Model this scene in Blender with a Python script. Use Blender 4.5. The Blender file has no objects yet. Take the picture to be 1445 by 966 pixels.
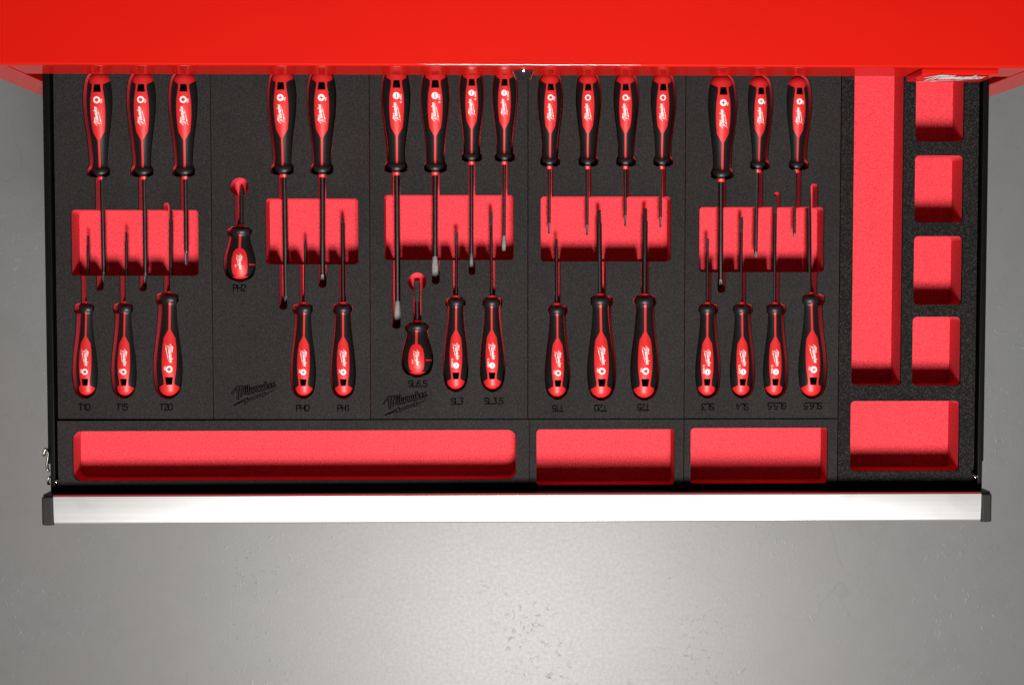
import bpy, bmesh, math, random
from mathutils import Vector, Matrix
random.seed(7)
scene = bpy.context.scene
col = scene.collection
# ------------------------------------------------------------------ camera
FPX, CX, CY, CAMH = 2000.0, 722.5, 483.0, 1.6
NX, NY = 680.0, 391.0                     # image point straight below the lens
FW = Vector(((CX - NX) / FPX, (NY - CY) / FPX, -1.0)).normalized()
RT = FW.cross(Vector((0, 1, 0))).normalized()
UP = RT.cross(FW).normalized()
cam_data = bpy.data.cameras.new('Camera')
cam_data.sensor_width = 36.0
cam_data.lens = 36.0 * FPX / 1445.0
cam_data.clip_start = 0.05
cam_data.clip_end = 50.0
cam = bpy.data.objects.new('Camera', cam_data)
cam.matrix_world = Matrix(((RT.x, UP.x, -FW.x, 0), (RT.y, UP.y, -FW.y, 0), (RT.z, UP.z, -FW.z, CAMH), (0, 0, 0, 1)))
col.objects.link(cam)
scene.camera = cam
# ------------------------------------------------------------------ world, lamp, exposure
world = bpy.data.worlds.new('World')
scene.world = world
world.use_nodes = True
bg = world.node_tree.nodes['Background']
bg.inputs[0].default_value = (0.92, 0.95, 1.0, 1)
bg.inputs[1].default_value = 0.05
ld = bpy.data.lights.new('softbox', 'AREA')
ld.shape = 'DISK'
ld.size = 0.80
ld.energy = 79.0
ld.spread = math.radians(110)
ld.color = (1.0, 0.965, 0.93)
lamp = bpy.data.objects.new('softbox', ld)
lamp.location = (0.15, -1.45, 2.45)
lamp.rotation_euler = (Vector((0.06, 0.0, 0.0)) - lamp.location).to_track_quat('-Z', 'Y').to_euler()
col.objects.link(lamp)
scene.view_settings.view_transform = 'Standard'
scene.view_settings.look = 'None'
scene.view_settings.exposure = 0.0
scene.view_settings.gamma = 1.0
scene.view_settings.use_curve_mapping = False
scene.render.engine = 'CYCLES'

def U(px, py, z=0.0):
    """point of the photograph -> point of the place at height z"""
    d = FW + RT * ((px - CX) / FPX) + UP * ((CY - py) / FPX)
    t = (z - CAMH) / d.z
    return Vector((0, 0, CAMH)) + d * t

# ------------------------------------------------------------------ materials
def new_mat(name):
    m = bpy.data.materials.new(name)
    m.use_nodes = True
    nt = m.node_tree
    return m, nt, nt.nodes['Principled BSDF']

def node(nt, kind, **kw):
    n = nt.nodes.new(kind)
    for k, v in kw.items():
        if k in n.inputs:
            n.inputs[k].default_value = v
        else:
            setattr(n, k, v)
    return n

def ramp(nt, fac, stops):
    r = nt.nodes.new('ShaderNodeValToRGB')
    e = r.color_ramp.elements
    e[0].position, e[0].color = stops[0][0], (*stops[0][1], 1)
    e[1].position, e[1].color = stops[-1][0], (*stops[-1][1], 1)
    for p, c in stops[1:-1]:
        x = e.new(p)
        x.color = (*c, 1)
    nt.links.new(fac, r.inputs[0])
    return r.outputs[0]

def simple(name, rgb, rough=0.5, metal=0.0, spec=0.5, coat=0.0, var=0.0, scale=60.0, bump=0.0, bscale=400.0):
    m, nt, p = new_mat(name)
    p.inputs['Roughness'].default_value = rough
    p.inputs['Metallic'].default_value = metal
    p.inputs['Specular IOR Level'].default_value = spec
    p.inputs['Coat Weight'].default_value = coat
    p.inputs['Coat Roughness'].default_value = 0.03
    tc = nt.nodes.new('ShaderNodeTexCoord')
    n = node(nt, 'ShaderNodeTexNoise', Scale=scale, Detail=4.0)
    nt.links.new(tc.outputs['Object'], n.inputs['Vector'])
    lo = tuple(c * (1 - var) for c in rgb)
    hi = tuple(min(1, c * (1 + var)) for c in rgb)
    nt.links.new(ramp(nt, n.outputs[0], [(0.3, lo), (0.7, hi)]), p.inputs['Base Color'])
    if bump:
        b = node(nt, 'ShaderNodeBump', Strength=bump, Distance=0.001)
        n2 = node(nt, 'ShaderNodeTexNoise', Scale=bscale, Detail=3.0)
        nt.links.new(tc.outputs['Object'], n2.inputs['Vector'])
        nt.links.new(n2.outputs[0], b.inputs['Height'])
        nt.links.new(b.outputs[0], p.inputs['Normal'])
    return m

def foam(name, lo, mid, hi, grain, rough, spec, bump, patch=0.12):
    """closed-cell foam: fine speckle, pitted relief, faint scuffs"""
    m, nt, p = new_mat(name)
    p.inputs['Roughness'].default_value = rough
    p.inputs['Specular IOR Level'].default_value = spec
    tc = nt.nodes.new('ShaderNodeTexCoord')
    n = node(nt, 'ShaderNodeTexNoise', Scale=grain, Detail=2.0, Roughness=0.7)
    nt.links.new(tc.outputs['Object'], n.inputs['Vector'])
    c1 = ramp(nt, n.outputs[0], [(0.30, lo), (0.52, mid), (0.74, hi)])
    big = node(nt, 'ShaderNodeTexNoise', Scale=9.0, Detail=5.0, Roughness=0.6)
    nt.links.new(tc.outputs['Object'], big.inputs['Vector'])
    c2 = ramp(nt, big.outputs[0], [(0.3, (1 - patch,) * 3), (0.7, (1 + patch,) * 3)])
    mx = nt.nodes.new('ShaderNodeMix')
    mx.data_type = 'RGBA'
    mx.blend_type = 'MULTIPLY'
    mx.inputs[0].default_value = 1.0
    nt.links.new(c1, mx.inputs[6])
    nt.links.new(c2, mx.inputs[7])
    mp = nt.nodes.new('ShaderNodeMapping')
    mp.inputs['Scale'].default_value = (1.0, 0.16, 1.0)
    mp.inputs['Rotation'].default_value = (0, 0, 0.35)
    nt.links.new(tc.outputs['Object'], mp.inputs['Vector'])
    sn = node(nt, 'ShaderNodeTexNoise', Scale=70.0, Detail=6.0, Roughness=0.7)
    nt.links.new(mp.outputs[0], sn.inputs['Vector'])
    sf = ramp(nt, sn.outputs[0], [(0.66, (0, 0, 0)), (0.80, (1, 1, 1))])
    vo = node(nt, 'ShaderNodeTexVoronoi', Scale=26.0)
    nt.links.new(tc.outputs['Object'], vo.inputs['Vector'])
    lf = ramp(nt, vo.outputs['Distance'], [(0.012, (1, 1, 1)), (0.02, (0, 0, 0))])
    ad = nt.nodes.new('ShaderNodeMath'); ad.operation = 'MULTIPLY_ADD'; ad.use_clamp = True
    ad.inputs[1].default_value = 0.45
    nt.links.new(sf, ad.inputs[0]); nt.links.new(lf, ad.inputs[2])
    mx2 = nt.nodes.new('ShaderNodeMix'); mx2.data_type = 'RGBA'
    sw = nt.nodes.new('ShaderNodeMath'); sw.operation = 'MULTIPLY'; sw.inputs[1].default_value = 0.5
    nt.links.new(ad.outputs[0], sw.inputs[0])
    nt.links.new(sw.outputs[0], mx2.inputs[0])
    nt.links.new(mx.outputs[2], mx2.inputs[6])
    mx2.inputs[7].default_value = tuple(min(1, c * 1.8 + 0.02) for c in mid) + (1,)
    nt.links.new(mx2.outputs[2], p.inputs['Base Color'])
    b = node(nt, 'ShaderNodeBump', Strength=bump, Distance=0.0006)
    nt.links.new(n.outputs[0], b.inputs['Height'])
    nt.links.new(b.outputs[0], p.inputs['Normal'])
    return m

M = {}
M['foam_black'] = foam('foam_black', (0.0056, 0.0050, 0.0049), (0.0128, 0.0115, 0.0113), (0.030, 0.0270, 0.0262), 950.0, 0.85, 0.09, 0.3)
M['foam_coarse'] = foam('foam_coarse', (0.0015, 0.0013, 0.0013), (0.0055, 0.0050, 0.0048), (0.032, 0.029, 0.027), 640.0, 0.8, 0.09, 0.5)
M['foam_red'] = foam('foam_red', (0.35, 0.018, 0.025), (0.50, 0.035, 0.046), (0.60, 0.050, 0.063), 620.0, 0.9, 0.08, 0.5, 0.05)
M['paint_red'] = simple('paint_red', (0.385, 0.0042, 0.0008), rough=0.5, spec=0.06, coat=0.55, var=0.02, scale=8)
M['plastic_red'] = simple('plastic_red', (0.40, 0.010, 0.011), rough=0.46, spec=0.35, var=0.04, bump=0.03, bscale=900)
M['rubber'] = simple('rubber', (0.0055, 0.0052, 0.0052), rough=0.44, spec=0.26, var=0.25, scale=300, bump=0.06, bscale=1500)
M['print_white'] = simple('print_white', (0.52, 0.49, 0.48), rough=0.6, var=0.05, scale=500)
M['steel'] = simple('steel', (0.10, 0.096, 0.094), rough=0.30, metal=1.0, var=0.15, scale=200, bump=0.03, bscale=1200)
M['blade'] = simple('blade', (0.085, 0.083, 0.081), rough=0.62, metal=0.4, var=0.3, scale=400, bump=0.1, bscale=2500)
M['tip_dark'] = simple('tip_dark', (0.026, 0.025, 0.024), rough=0.45, metal=0.6, var=0.3, scale=400)
M['lock_chrome'] = simple('lock_chrome', (0.62, 0.62, 0.64), rough=0.07, metal=1.0, var=0.05)
M['chrome'] = simple('chrome', (0.82, 0.82, 0.84), rough=0.08, metal=1.0, var=0.05)
M['zinc'] = simple('zinc', (0.22, 0.21, 0.185), rough=0.35, metal=1.0, var=0.2, scale=200)
M['alu'] = simple('alu', (0.335, 0.335, 0.34), rough=0.36, metal=0.62, var=0.05, scale=14, bump=0.03, bscale=900)
def brushed():
    m, nt, p = new_mat('alu_brushed')
    tc = nt.nodes.new('ShaderNodeTexCoord')
    mp = nt.nodes.new('ShaderNodeMapping')
    mp.inputs['Scale'].default_value = (2.0, 900.0, 900.0)
    nt.links.new(tc.outputs['Object'], mp.inputs['Vector'])
    n = node(nt, 'ShaderNodeTexNoise', Scale=1.0, Detail=4.0)
    nt.links.new(mp.outputs[0], n.inputs['Vector'])
    n2 = node(nt, 'ShaderNodeTexNoise', Scale=16.0, Detail=5.0, Distortion=1.0)
    nt.links.new(tc.outputs['Object'], n2.inputs['Vector'])
    mx = nt.nodes.new('ShaderNodeMix'); mx.data_type = 'RGBA'; mx.blend_type = 'MULTIPLY'; mx.inputs[0].default_value = 1.0
    nt.links.new(ramp(nt, n.outputs[0], [(0.3, (0.300, 0.300, 0.305)), (0.7, (0.345, 0.345, 0.350))]), mx.inputs[6])
    nt.links.new(ramp(nt, n2.outputs[0], [(0.30, (0.90, 0.90, 0.90)), (0.5, (1, 1, 1))]), mx.inputs[7])
    nt.links.new(mx.outputs[2], p.inputs['Base Color'])
    nt.links.new(ramp(nt, n2.outputs[0], [(0.3, (0.40,) * 3), (0.7, (0.34,) * 3)]), p.inputs['Roughness'])
    p.inputs['Metallic'].default_value = 0.62
    return m
M['alu_brushed'] = brushed()
M['black_steel'] = simple('black_steel', (0.0022, 0.0022, 0.0022), rough=0.38, spec=0.10, var=0.2)
M['black_plastic'] = simple('black_plastic', (0.008, 0.0076, 0.0076), rough=0.6, spec=0.2, var=0.15, bump=0.08, bscale=1100)
M['engrave'] = simple('engrave', (0.0010, 0.0009, 0.0009), rough=0.95, spec=0.0, var=0.3, scale=600)

def floor_mat():
    m, nt, p = new_mat('floor_concrete')
    tc = nt.nodes.new('ShaderNodeTexCoord')
    def noise(scale, detail=5.0, rough=0.6, dist=0.0):
        n = node(nt, 'ShaderNodeTexNoise', Scale=scale, Detail=detail, Roughness=rough, Distortion=dist)
        nt.links.new(tc.outputs['Object'], n.inputs['Vector'])
        return n.outputs[0]
    def mul(a, b):
        x = nt.nodes.new('ShaderNodeMix')
        x.data_type = 'RGBA'
        x.blend_type = 'MULTIPLY'
        x.inputs[0].default_value = 1.0
        nt.links.new(a, x.inputs[6])
        nt.links.new(b, x.inputs[7])
        return x.outputs[2]
    base = ramp(nt, noise(1.6, 6), [(0.3, (0.136, 0.131, 0.127)), (0.5, (0.139, 0.139, 0.139)), (0.72, (0.142, 0.147, 0.149))])
    mott = ramp(nt, noise(14, 8, 0.65, 0.6), [(0.25, (0.93, 0.925, 0.915)), (0.5, (1, 1, 1)), (0.8, (1.04, 1.04, 1.04))])
    vor = node(nt, 'ShaderNodeTexVoronoi', Scale=9.0)
    vor.feature = 'F1'
    nt.links.new(tc.outputs['Object'], vor.inputs['Vector'])
    specks = ramp(nt, vor.outputs['Distance'], [(0.022, (0.45, 0.43, 0.41)), (0.034, (1, 1, 1))])
    line = ramp(nt, noise(5.0, 2, 0.4, 0.8), [(0.494, (1, 1, 1)), (0.5, (0.84, 0.83, 0.82)), (0.506, (1, 1, 1))])
    lm = ramp(nt, noise(2.3, 2), [(0.54, (1, 1, 1)), (0.60, (0, 0, 0))])
    lx = nt.nodes.new('ShaderNodeMix'); lx.data_type = 'RGBA'
    nt.links.new(lm, lx.inputs[0]); nt.links.new(line, lx.inputs[6]); lx.inputs[7].default_value = (1, 1, 1, 1)
    stain = ramp(nt, noise(48, 6, 0.7, 0.4), [(0.24, (0.72, 0.70, 0.68)), (0.36, (1, 1, 1))])
    nt.links.new(mul(mul(mul(base, mott), specks), mul(lx.outputs[2], stain)), p.inputs['Base Color'])
    rg = ramp(nt, noise(160, 4, 0.6), [(0.3, (0.42,) * 3), (0.7, (0.46,) * 3)])
    nt.links.new(rg, p.inputs['Roughness'])
    p.inputs['Specular IOR Level'].default_value = 0.62
    # trowel marks, pits and lumps in the coating
    h1 = ramp(nt, noise(26, 6, 0.6, 1.2), [(0.52, (0, 0, 0)), (0.75, (1, 1, 1))])
    h2 = ramp(nt, noise(80, 4, 0.6, 1.0), [(0.60, (0, 0, 0)), (0.84, (1, 1, 1))])
    mask = ramp(nt, noise(3.2, 3), [(0.46, (0, 0, 0)), (0.62, (1, 1, 1))])
    a = nt.nodes.new('ShaderNodeMath'); a.operation = 'MULTIPLY'
    nt.links.new(h2, a.inputs[0]); nt.links.new(mask, a.inputs[1])
    s = nt.nodes.new('ShaderNodeMath'); s.operation = 'MULTIPLY_ADD'
    s.inputs[1].default_value = 0.05
    nt.links.new(h1, s.inputs[0]); nt.links.new(a.outputs[0], s.inputs[2])
    g = nt.nodes.new('ShaderNodeMath'); g.operation = 'MULTIPLY_ADD'
    g.inputs[1].default_value = 0.16
    nt.links.new(noise(420, 4, 0.7), g.inputs[0]); nt.links.new(s.outputs[0], g.inputs[2])
    b = node(nt, 'ShaderNodeBump', Strength=0.36, Distance=0.0014)
    nt.links.new(g.outputs[0], b.inputs['Height'])
    nt.links.new(b.outputs[0], p.inputs['Normal'])
    return m
M['floor'] = floor_mat()

# ------------------------------------------------------------------ mesh helpers
def link(name, me, mat, parent=None):
    o = bpy.data.objects.new(name, me)
    if mat is not None and len(me.materials) == 0:
        me.materials.append(M[mat])
    col.objects.link(o)
    o.parent = parent
    return o

def mesh_from(name, verts, faces, smooth=False):
    me = bpy.data.meshes.new(name)
    me.from_pydata([tuple(v) for v in verts], [], faces)
    bm = bmesh.new()
    bm.from_mesh(me)
    bmesh.ops.recalc_face_normals(bm, faces=bm.faces)
    bm.to_mesh(me)
    bm.free()
    if smooth:
        for p in me.polygons:
            p.use_smooth = True
    return me

def smooth_by_angle(me, deg=35):
    for p in me.polygons:
        p.use_smooth = True
    bm = bmesh.new(); bm.from_mesh(me)
    for e in bm.edges:
        if len(e.link_faces) == 2 and e.calc_face_angle(0) > math.radians(deg):
            e.smooth = False
    bm.to_mesh(me); bm.free()
def box_mesh(name, x0, x1, y0, y1, z0, z1, bev=0.0, seg=2):
    bm = bmesh.new()
    bmesh.ops.create_cube(bm, size=1.0)
    for v in bm.verts:
        v.co = Vector(((x0 + x1) / 2 + v.co.x * (x1 - x0), (y0 + y1) / 2 + v.co.y * (y1 - y0), (z0 + z1) / 2 + v.co.z * (z1 - z0)))
    if bev:
        bmesh.ops.bevel(bm, geom=bm.edges[:], offset=bev, segments=seg, affect='EDGES', profile=0.5)
    me = bpy.data.meshes.new(name)
    bm.to_mesh(me)
    bm.free()
    return me

def box(name, x0, x1, y0, y1, z0, z1, mat, parent=None, bev=0.0):
    return link(name, box_mesh(name, x0, x1, y0, y1, z0, z1, bev), mat, parent)

def prism_mesh(name, poly, z0, z1):
    n = len(poly)
    v = [(x, y, z0) for x, y in poly] + [(x, y, z1) for x, y in poly]
    f = [list(range(n))[::-1], list(range(n, 2 * n))]
    f += [[i, (i + 1) % n, n + (i + 1) % n, n + i] for i in range(n)]
    return mesh_from(name, v, f)

def interp(tab, t):
    for (a, va), (b, vb) in zip(tab, tab[1:]):
        if t <= b:
            k = 0 if b == a else (t - a) / (b - a)
            return va + (vb - va) * max(0.0, k)
    return tab[-1][1]

def ribbon(verts, faces, pts, w, z):
    """mitred flat band along a polyline"""
    n = len(pts)
    base = len(verts)
    for i, p in enumerate(pts):
        p = Vector(p)
        d1 = (p - Vector(pts[i - 1])).normalized() if i > 0 else None
        d2 = (Vector(pts[i + 1]) - p).normalized() if i < n - 1 else None
        if d1 is None: d1 = d2
        if d2 is None: d2 = d1
        t = (d1 + d2)
        t = t.normalized() if t.length > 1e-3 else d1
        nrm = Vector((-t.y, t.x))
        c = max(0.55, abs(nrm.dot(Vector((-d1.y, d1.x)))))
        e = Vector((0, 0))
        if i == 0: e = -d1 * w * 0.4
        if i == n - 1: e = d2 * w * 0.4
        verts.append((*(p + e + nrm * (w / 2 / c)), z))
        verts.append((*(p + e - nrm * (w / 2 / c)), z))
    for i in range(n - 1):
        a = base + 2 * i
        faces.append([a, a + 1, a + 3, a + 2])

# one-stroke lettering (x advance, strokes in a 1 x 1.4 cell)
GL = {
 'T': (1.0, [[(0, 1.4), (0.9, 1.4)], [(0.45, 1.4), (0.45, 0)]]),
 '1': (0.7, [[(0.1, 1.1), (0.42, 1.4), (0.42, 0)]]),
 '0': (1.05, [[(0.2, 0), (0, 0.25), (0, 1.15), (0.2, 1.4), (0.65, 1.4), (0.85, 1.15), (0.85, 0.25), (0.65, 0), (0.2, 0)]]),
 '2': (1.0, [[(0, 1.15), (0.2, 1.4), (0.6, 1.4), (0.8, 1.15), (0.8, 0.9), (0, 0), (0.85, 0)]]),
 '3': (1.0, [[(0.05, 1.4), (0.8, 1.4), (0.4, 0.85), (0.7, 0.75), (0.8, 0.4), (0.6, 0), (0.2, 0), (0, 0.2)]]),
 '4': (1.0, [[(0.65, 0), (0.65, 1.4), (0, 0.4), (0.9, 0.4)]]),
 '5': (1.0, [[(0.8, 1.4), (0.1, 1.4), (0.05, 0.8), (0.6, 0.85), (0.8, 0.6), (0.8, 0.25), (0.6, 0), (0.15, 0), (0, 0.15)]]),
 '6': (1.0, [[(0.75, 1.4), (0.3, 1.3), (0, 0.7), (0, 0.25), (0.2, 0), (0.6, 0), (0.8, 0.25), (0.8, 0.55), (0.6, 0.8), (0.2, 0.8), (0, 0.55)]]),
 '8': (1.0, [[(0.4, 0.75), (0.1, 0.95), (0.1, 1.2), (0.4, 1.4), (0.7, 1.2), (0.7, 0.95), (0.4, 0.75), (0.05, 0.5), (0.05, 0.2), (0.4, 0), (0.75, 0.2), (0.75, 0.5), (0.4, 0.75)]]),
 '7': (0.95, [[(0, 1.4), (0.8, 1.4), (0.3, 0)]]),
 '9': (1.0, [[(0.05, 0), (0.5, 0.1), (0.8, 0.7), (0.8, 1.15), (0.6, 1.4), (0.2, 1.4), (0, 1.15), (0, 0.85), (0.2, 0.6), (0.6, 0.6), (0.8, 0.85)]]),
 ',': (0.45, [[(0.18, 0.08), (0.06, -0.25)]]),
 'P': (1.0, [[(0, 0), (0, 1.4), (0.6, 1.4), (0.8, 1.2), (0.8, 0.85), (0.6, 0.65), (0, 0.65)]]),
 'H': (1.05, [[(0, 0), (0, 1.4)], [(0.85, 0), (0.85, 1.4)], [(0, 0.7), (0.85, 0.7)]]),
 'S': (1.0, [[(0.8, 1.2), (0.6, 1.4), (0.2, 1.4), (0, 1.2), (0, 0.9), (0.2, 0.72), (0.6, 0.68), (0.8, 0.5), (0.8, 0.2), (0.6, 0), (0.2, 0), (0, 0.2)]]),
 'L': (0.95, [[(0, 1.4), (0, 0), (0.8, 0)]]),
 'O': (1.05, [[(0.2, 0), (0, 0.25), (0, 1.15), (0.2, 1.4), (0.65, 1.4), (0.85, 1.15), (0.85, 0.25), (0.65, 0), (0.2, 0)]]),
 'R': (1.0, [[(0, 0), (0, 1.4), (0.6, 1.4), (0.8, 1.2), (0.8, 0.9), (0.6, 0.7), (0, 0.7)], [(0.4, 0.7), (0.85, 0)]]),
 'X': (1.0, [[(0, 0), (0.85, 1.4)], [(0, 1.4), (0.85, 0)]]),
 'x': (0.9, [[(0, 0), (0.7, 0.9)], [(0, 0.9), (0.7, 0)]]),
 'E': (0.95, [[(0.8, 0), (0, 0), (0, 1.4), (0.8, 1.4)], [(0, 0.7), (0.6, 0.7)]]),
 ' ': (0.6, []),
}
def text_strokes(s):
    out, x = [], 0.0
    for ch in s:
        adv, st = GL[ch]
        out += [[(x + a, b) for a, b in q] for q in st]
        x += adv
    w = x - 0.15
    return [[(a - w / 2, b - 0.7) for a, b in q] for q in out]

SCRIPT = [
 [(-0.95, 0.75), (-0.4, 1.3), (0.25, 1.85)], [(0.28, 1.9), (0.1, 0.6), (0.05, -0.5)],
 [(0.2, 1.2), (0.55, 1.8), (0.85, 1.7), (0.72, 0.7), (0.7, -0.15)],
 [(0.85, 1.2), (1.2, 1.75), (1.48, 1.6), (1.35, 0.6), (1.42, 0.1), (1.62, 0.1)],
 [(1.85, 1.05), (1.78, 0.35), (1.88, 0.02), (2.05, 0.1)], [(1.86, 1.42), (1.9, 1.6)],
 [(2.32, 1.7), (2.22, 0.4), (2.32, 0.02), (2.5, 0.12)],
 [(2.68, 1.0), (2.62, 0.25), (2.78, 0.0), (3.02, 0.3), (3.08, 0.95)], [(3.08, 0.5), (3.18, 0.02), (3.42, 0.25), (3.52, 1.0)],
 [(4.22, 0.85), (3.98, 1.02), (3.74, 0.55), (3.86, 0.05), (4.14, 0.3), (4.26, 0.95)], [(4.24, 0.5), (4.3, 0.02), (4.46, 0.1)],
 [(4.62, 1.0), (4.58, 0.25), (4.74, 0.0), (4.98, 0.35), (5.04, 0.98)], [(5.02, 0.5), (5.1, 0.02), (5.24, 0.1)],
 [(5.46, 1.65), (5.4, 0.0)], [(5.92, 1.0), (5.5, 0.5), (5.68, 0.3), (5.92, 0.02)],
 [(6.1, 0.45), (6.42, 0.6), (6.4, 0.98), (6.18, 0.85), (6.1, 0.3), (6.28, 0.0), (6.55, 0.2)],
 [(6.75, 0.45), (7.08, 0.6), (7.06, 0.98), (6.84, 0.85), (6.76, 0.3), (6.94, 0.0), (7.3, 0.25)]]
def script_pts(p):
    x, y = p
    k = 1.12 - 0.035 * x
    return (x + 0.16 * y - 3.3, y * k - 0.1)
SCRIPT = [[script_pts(p) for p in s] for s in SCRIPT]
BOLT = [(-4.6, -1.45), (-1.6, -0.72), (-1.7, -0.98), (1.9, -0.52), (1.75, -0.72), (4.5, -0.2), (1.1, -1.02), (1.3, -0.80), (-2.4, -1.35), (-2.2, -1.05)]
BOLT_FAN = [[0, 9, 1], [9, 8, 2, 1], [8, 7, 3, 2], [7, 6, 4, 3], [6, 5, 4]]

# ------------------------------------------------------------------ floor
fl = link('floor', mesh_from('floor', [(-6, -6, 0), (6, -6, 0), (6, 6, 0), (-6, 6, 0)], [[0, 1, 2, 3]]), 'floor')
FLOORZ = -0.82
fl.location.z = FLOORZ
fl['kind'] = 'structure'

def thing(name, label, cat, loc=(0, 0, 0), group=None):
    o = bpy.data.objects.new(name, None)
    o.empty_display_size = 0.05
    col.objects.link(o)
    o.location = loc
    o['label'] = label
    o['category'] = cat
    if group:
        o['group'] = group
    return o

# ------------------------------------------------------------------ tool cabinet
CT = 0.111                 # cabinet top
FB = 0.034                 # lower edge of the front fascia
YF = 0.2205                # front plane
CXL, CXR = -0.537, 0.624   # outer sides
FXL, FXR = -0.4965, 0.5835 # fascia ends
cab = thing('tool_cabinet', 'glossy red steel tool cabinet whose open drawer is pulled out', 'cabinet', (0.0435, YF, FLOORZ))
def cbox(name, x0, x1, y0, y1, z0, z1, mat, bev=0.0, parent=None):
    me = box_mesh(name, x0 - 0.0435, x1 - 0.0435, y0 - YF, y1 - YF, z0 - FLOORZ, z1 - FLOORZ, bev)
    return link(name, me, mat, parent or cab)
YB = YF + 0.46
tp = box_mesh('top_panel', CXL - 0.0435, CXR - 0.0435, -0.001, YB - YF, CT - 0.012 - FLOORZ, CT - FLOORZ, 0.0026, 8)
smooth_by_angle(tp, 30)
link('top_panel', tp, 'paint_red', cab)
cbox('side_panel', CXL, CXL + 0.0395, YF, YB - 0.002, FLOORZ + 0.10, CT - 0.0125, 'paint_red', 0.0015)
cbox('side_panel', CXR - 0.0395, CXR, YF, YB - 0.002, FLOORZ + 0.10, CT - 0.0125, 'paint_red', 0.0015)
cbox('back_panel', CXL + 0.0400, CXR - 0.0400, YB - 0.010, YB - 0.004, FLOORZ + 0.10, CT - 0.0125, 'black_steel')
cbox('bottom_panel', CXL + 0.0400, CXR - 0.0400, YF + 0.001, YB - 0.011, FLOORZ + 0.10, FLOORZ + 0.112, 'black_steel')
cbox('front_fascia', FXL, FXR, YF + 0.0005, YF + 0.020, FB, CT - 0.0125, 'paint_red', 0.0012)
zz = -0.060
while zz - 0.14 > FLOORZ + 0.12:      # closed drawers below the open one
    d = cbox('drawer_front', FXL + 0.002, FXR - 0.002, YF + 0.001, YF + 0.02, zz - 0.14, zz - 0.004, 'paint_red', 0.0015)
    cbox('handle_rail', FXL + 0.015, FXR - 0.015, YF - 0.026, YF + 0.0005, zz - 0.03, zz - 0.006, 'alu', 0.003, d)
    zz -= 0.145
for sx in (CXL + 0.08, CXR - 0.08):
    for sy in (YF + 0.07, YB - 0.07):
        bm = bmesh.new()
        bmesh.ops.create_cone(bm, cap_ends=True, segments=28, radius1=0.05, radius2=0.05, depth=0.032,
                              matrix=Matrix.Translation((sx - 0.0435, sy - YF, 0.05)) @ Matrix.Rotation(math.pi / 2, 4, 'Y'))
        bmesh.ops.create_cube(bm, size=1.0, matrix=Matrix.Translation((sx - 0.0435, sy - YF, 0.0855)) @ Matrix.Diagonal((0.05, 0.06, 0.028, 1)))
        me = bpy.data.meshes.new('caster'); bm.to_mesh(me); bm.free()
        link('caster', me, 'black_plastic', cab)
# lock in the fascia
def lathe_mesh(name, prof, seg=48, axis='Y'):
    v, f = [], []
    for (a, r) in prof:
        for k in range(seg):
            th = 2 * math.pi * k / seg
            if axis == 'Y':
                v.append((r * math.sin(th), a, r * math.cos(th)))
            else:
                v.append((r * math.sin(th), r * math.cos(th), a))
    n = len(prof)
    for i in range(n - 1):
        for k in range(seg):
            k2 = (k + 1) % seg
            f.append([i * seg + k, i * seg + k2, (i + 1) * seg + k2, (i + 1) * seg + k])
    f.append(list(range(seg)))
    f.append([(n - 1) * seg + k for k in range(seg)])
    return mesh_from(name, v, f, smooth=False)
lk_me = lathe_mesh('lock', [(0, 0.0118), (-0.0008, 0.0121), (-0.0078, 0.0090), (-0.0084, 0.0082), (-0.0076, 0.0074), (-0.0076, 0.0001)], seg=56)
smooth_by_angle(lk_me)
lk = link('lock', lk_me, 'lock_chrome', cab)
LX = U(738, 100, 0.06).x
lk.location = (LX - 0.0435, 0.0, 0.068 - FLOORZ)
box('keyhole', -0.0006, 0.0006, -0.0080, -0.0075, -0.003, 0.003, 'engrave', lk)
# badge with raised lettering
BX0, BX1 = U(1303, 100, 0.10).x, U(1412, 101, 0.10).x
bz0, bz1 = 0.040, 0.0955
bdg = cbox('badge', BX0, BX1, YF - 0.0062, YF, bz0, bz1, 'paint_red', 0.0012)
v, f = [], []
sc = (BX1 - BX0) * 0.80 / 8.6
for i, s in enumerate(SCRIPT):
    ribbon(v, f, s, 0.36, 0.0002 * i)
base = len(v)
v += [(x, y, 0.004) for x, y in BOLT]
f += [[base + k for k in q] for q in BOLT_FAN]
cxb, czb = (BX0 + BX1) / 2 - 0.0435, (bz0 + bz1) / 2 - FLOORZ
v = [(cxb + x * sc * 0.97 - y * sc * 0.0, -0.0066 - z * 0.01, czb + (y + 0.0 + x * 0.06) * sc * 1.95) for x, y, z in v]
link('lettering', mesh_from('lettering', v, f), 'print_white', bdg)

# ------------------------------------------------------------------ open drawer
DXL, DXR = -0.4842, 0.5690
DYF, DYB = -0.2415, 0.265
drw = thing('open_drawer', 'open black steel drawer with silver front rail and foam inlays', 'drawer', (0.0424, 0.0, -0.056))
def dbox(name, x0, x1, y0, y1, z0, z1, mat, bev=0.0, parent=None):
    return link(name, box_mesh(name, x0 - 0.0424, x1 - 0.0424, y0, y1, z0 + 0.056, z1 + 0.056, bev), mat, parent or drw)
dbox('drawer_floor', DXL + 0.001, DXR - 0.001, DYF + 0.001, DYB, -0.056, -0.054, 'black_steel')
for s, xo in ((1, DXL), (-1, DXR)):
    a, b = sorted((xo, xo + s * 0.0055))
    w = dbox('side_wall', a, b, DYF + 0.0006, DYB - 0.0025, -0.0535, 0.008, 'black_steel', 0.0012)
    a, b = sorted((xo + s * 0.0065, xo + s * 0.0075))
    a2, b2 = sorted((xo - s * 0.0005, xo - s * 0.0085))
    dbox('slide_rail', a2, b2, DYF + 0.03, DYB + 0.1, -0.045, -0.012, 'black_steel', 0.001, w)
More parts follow.
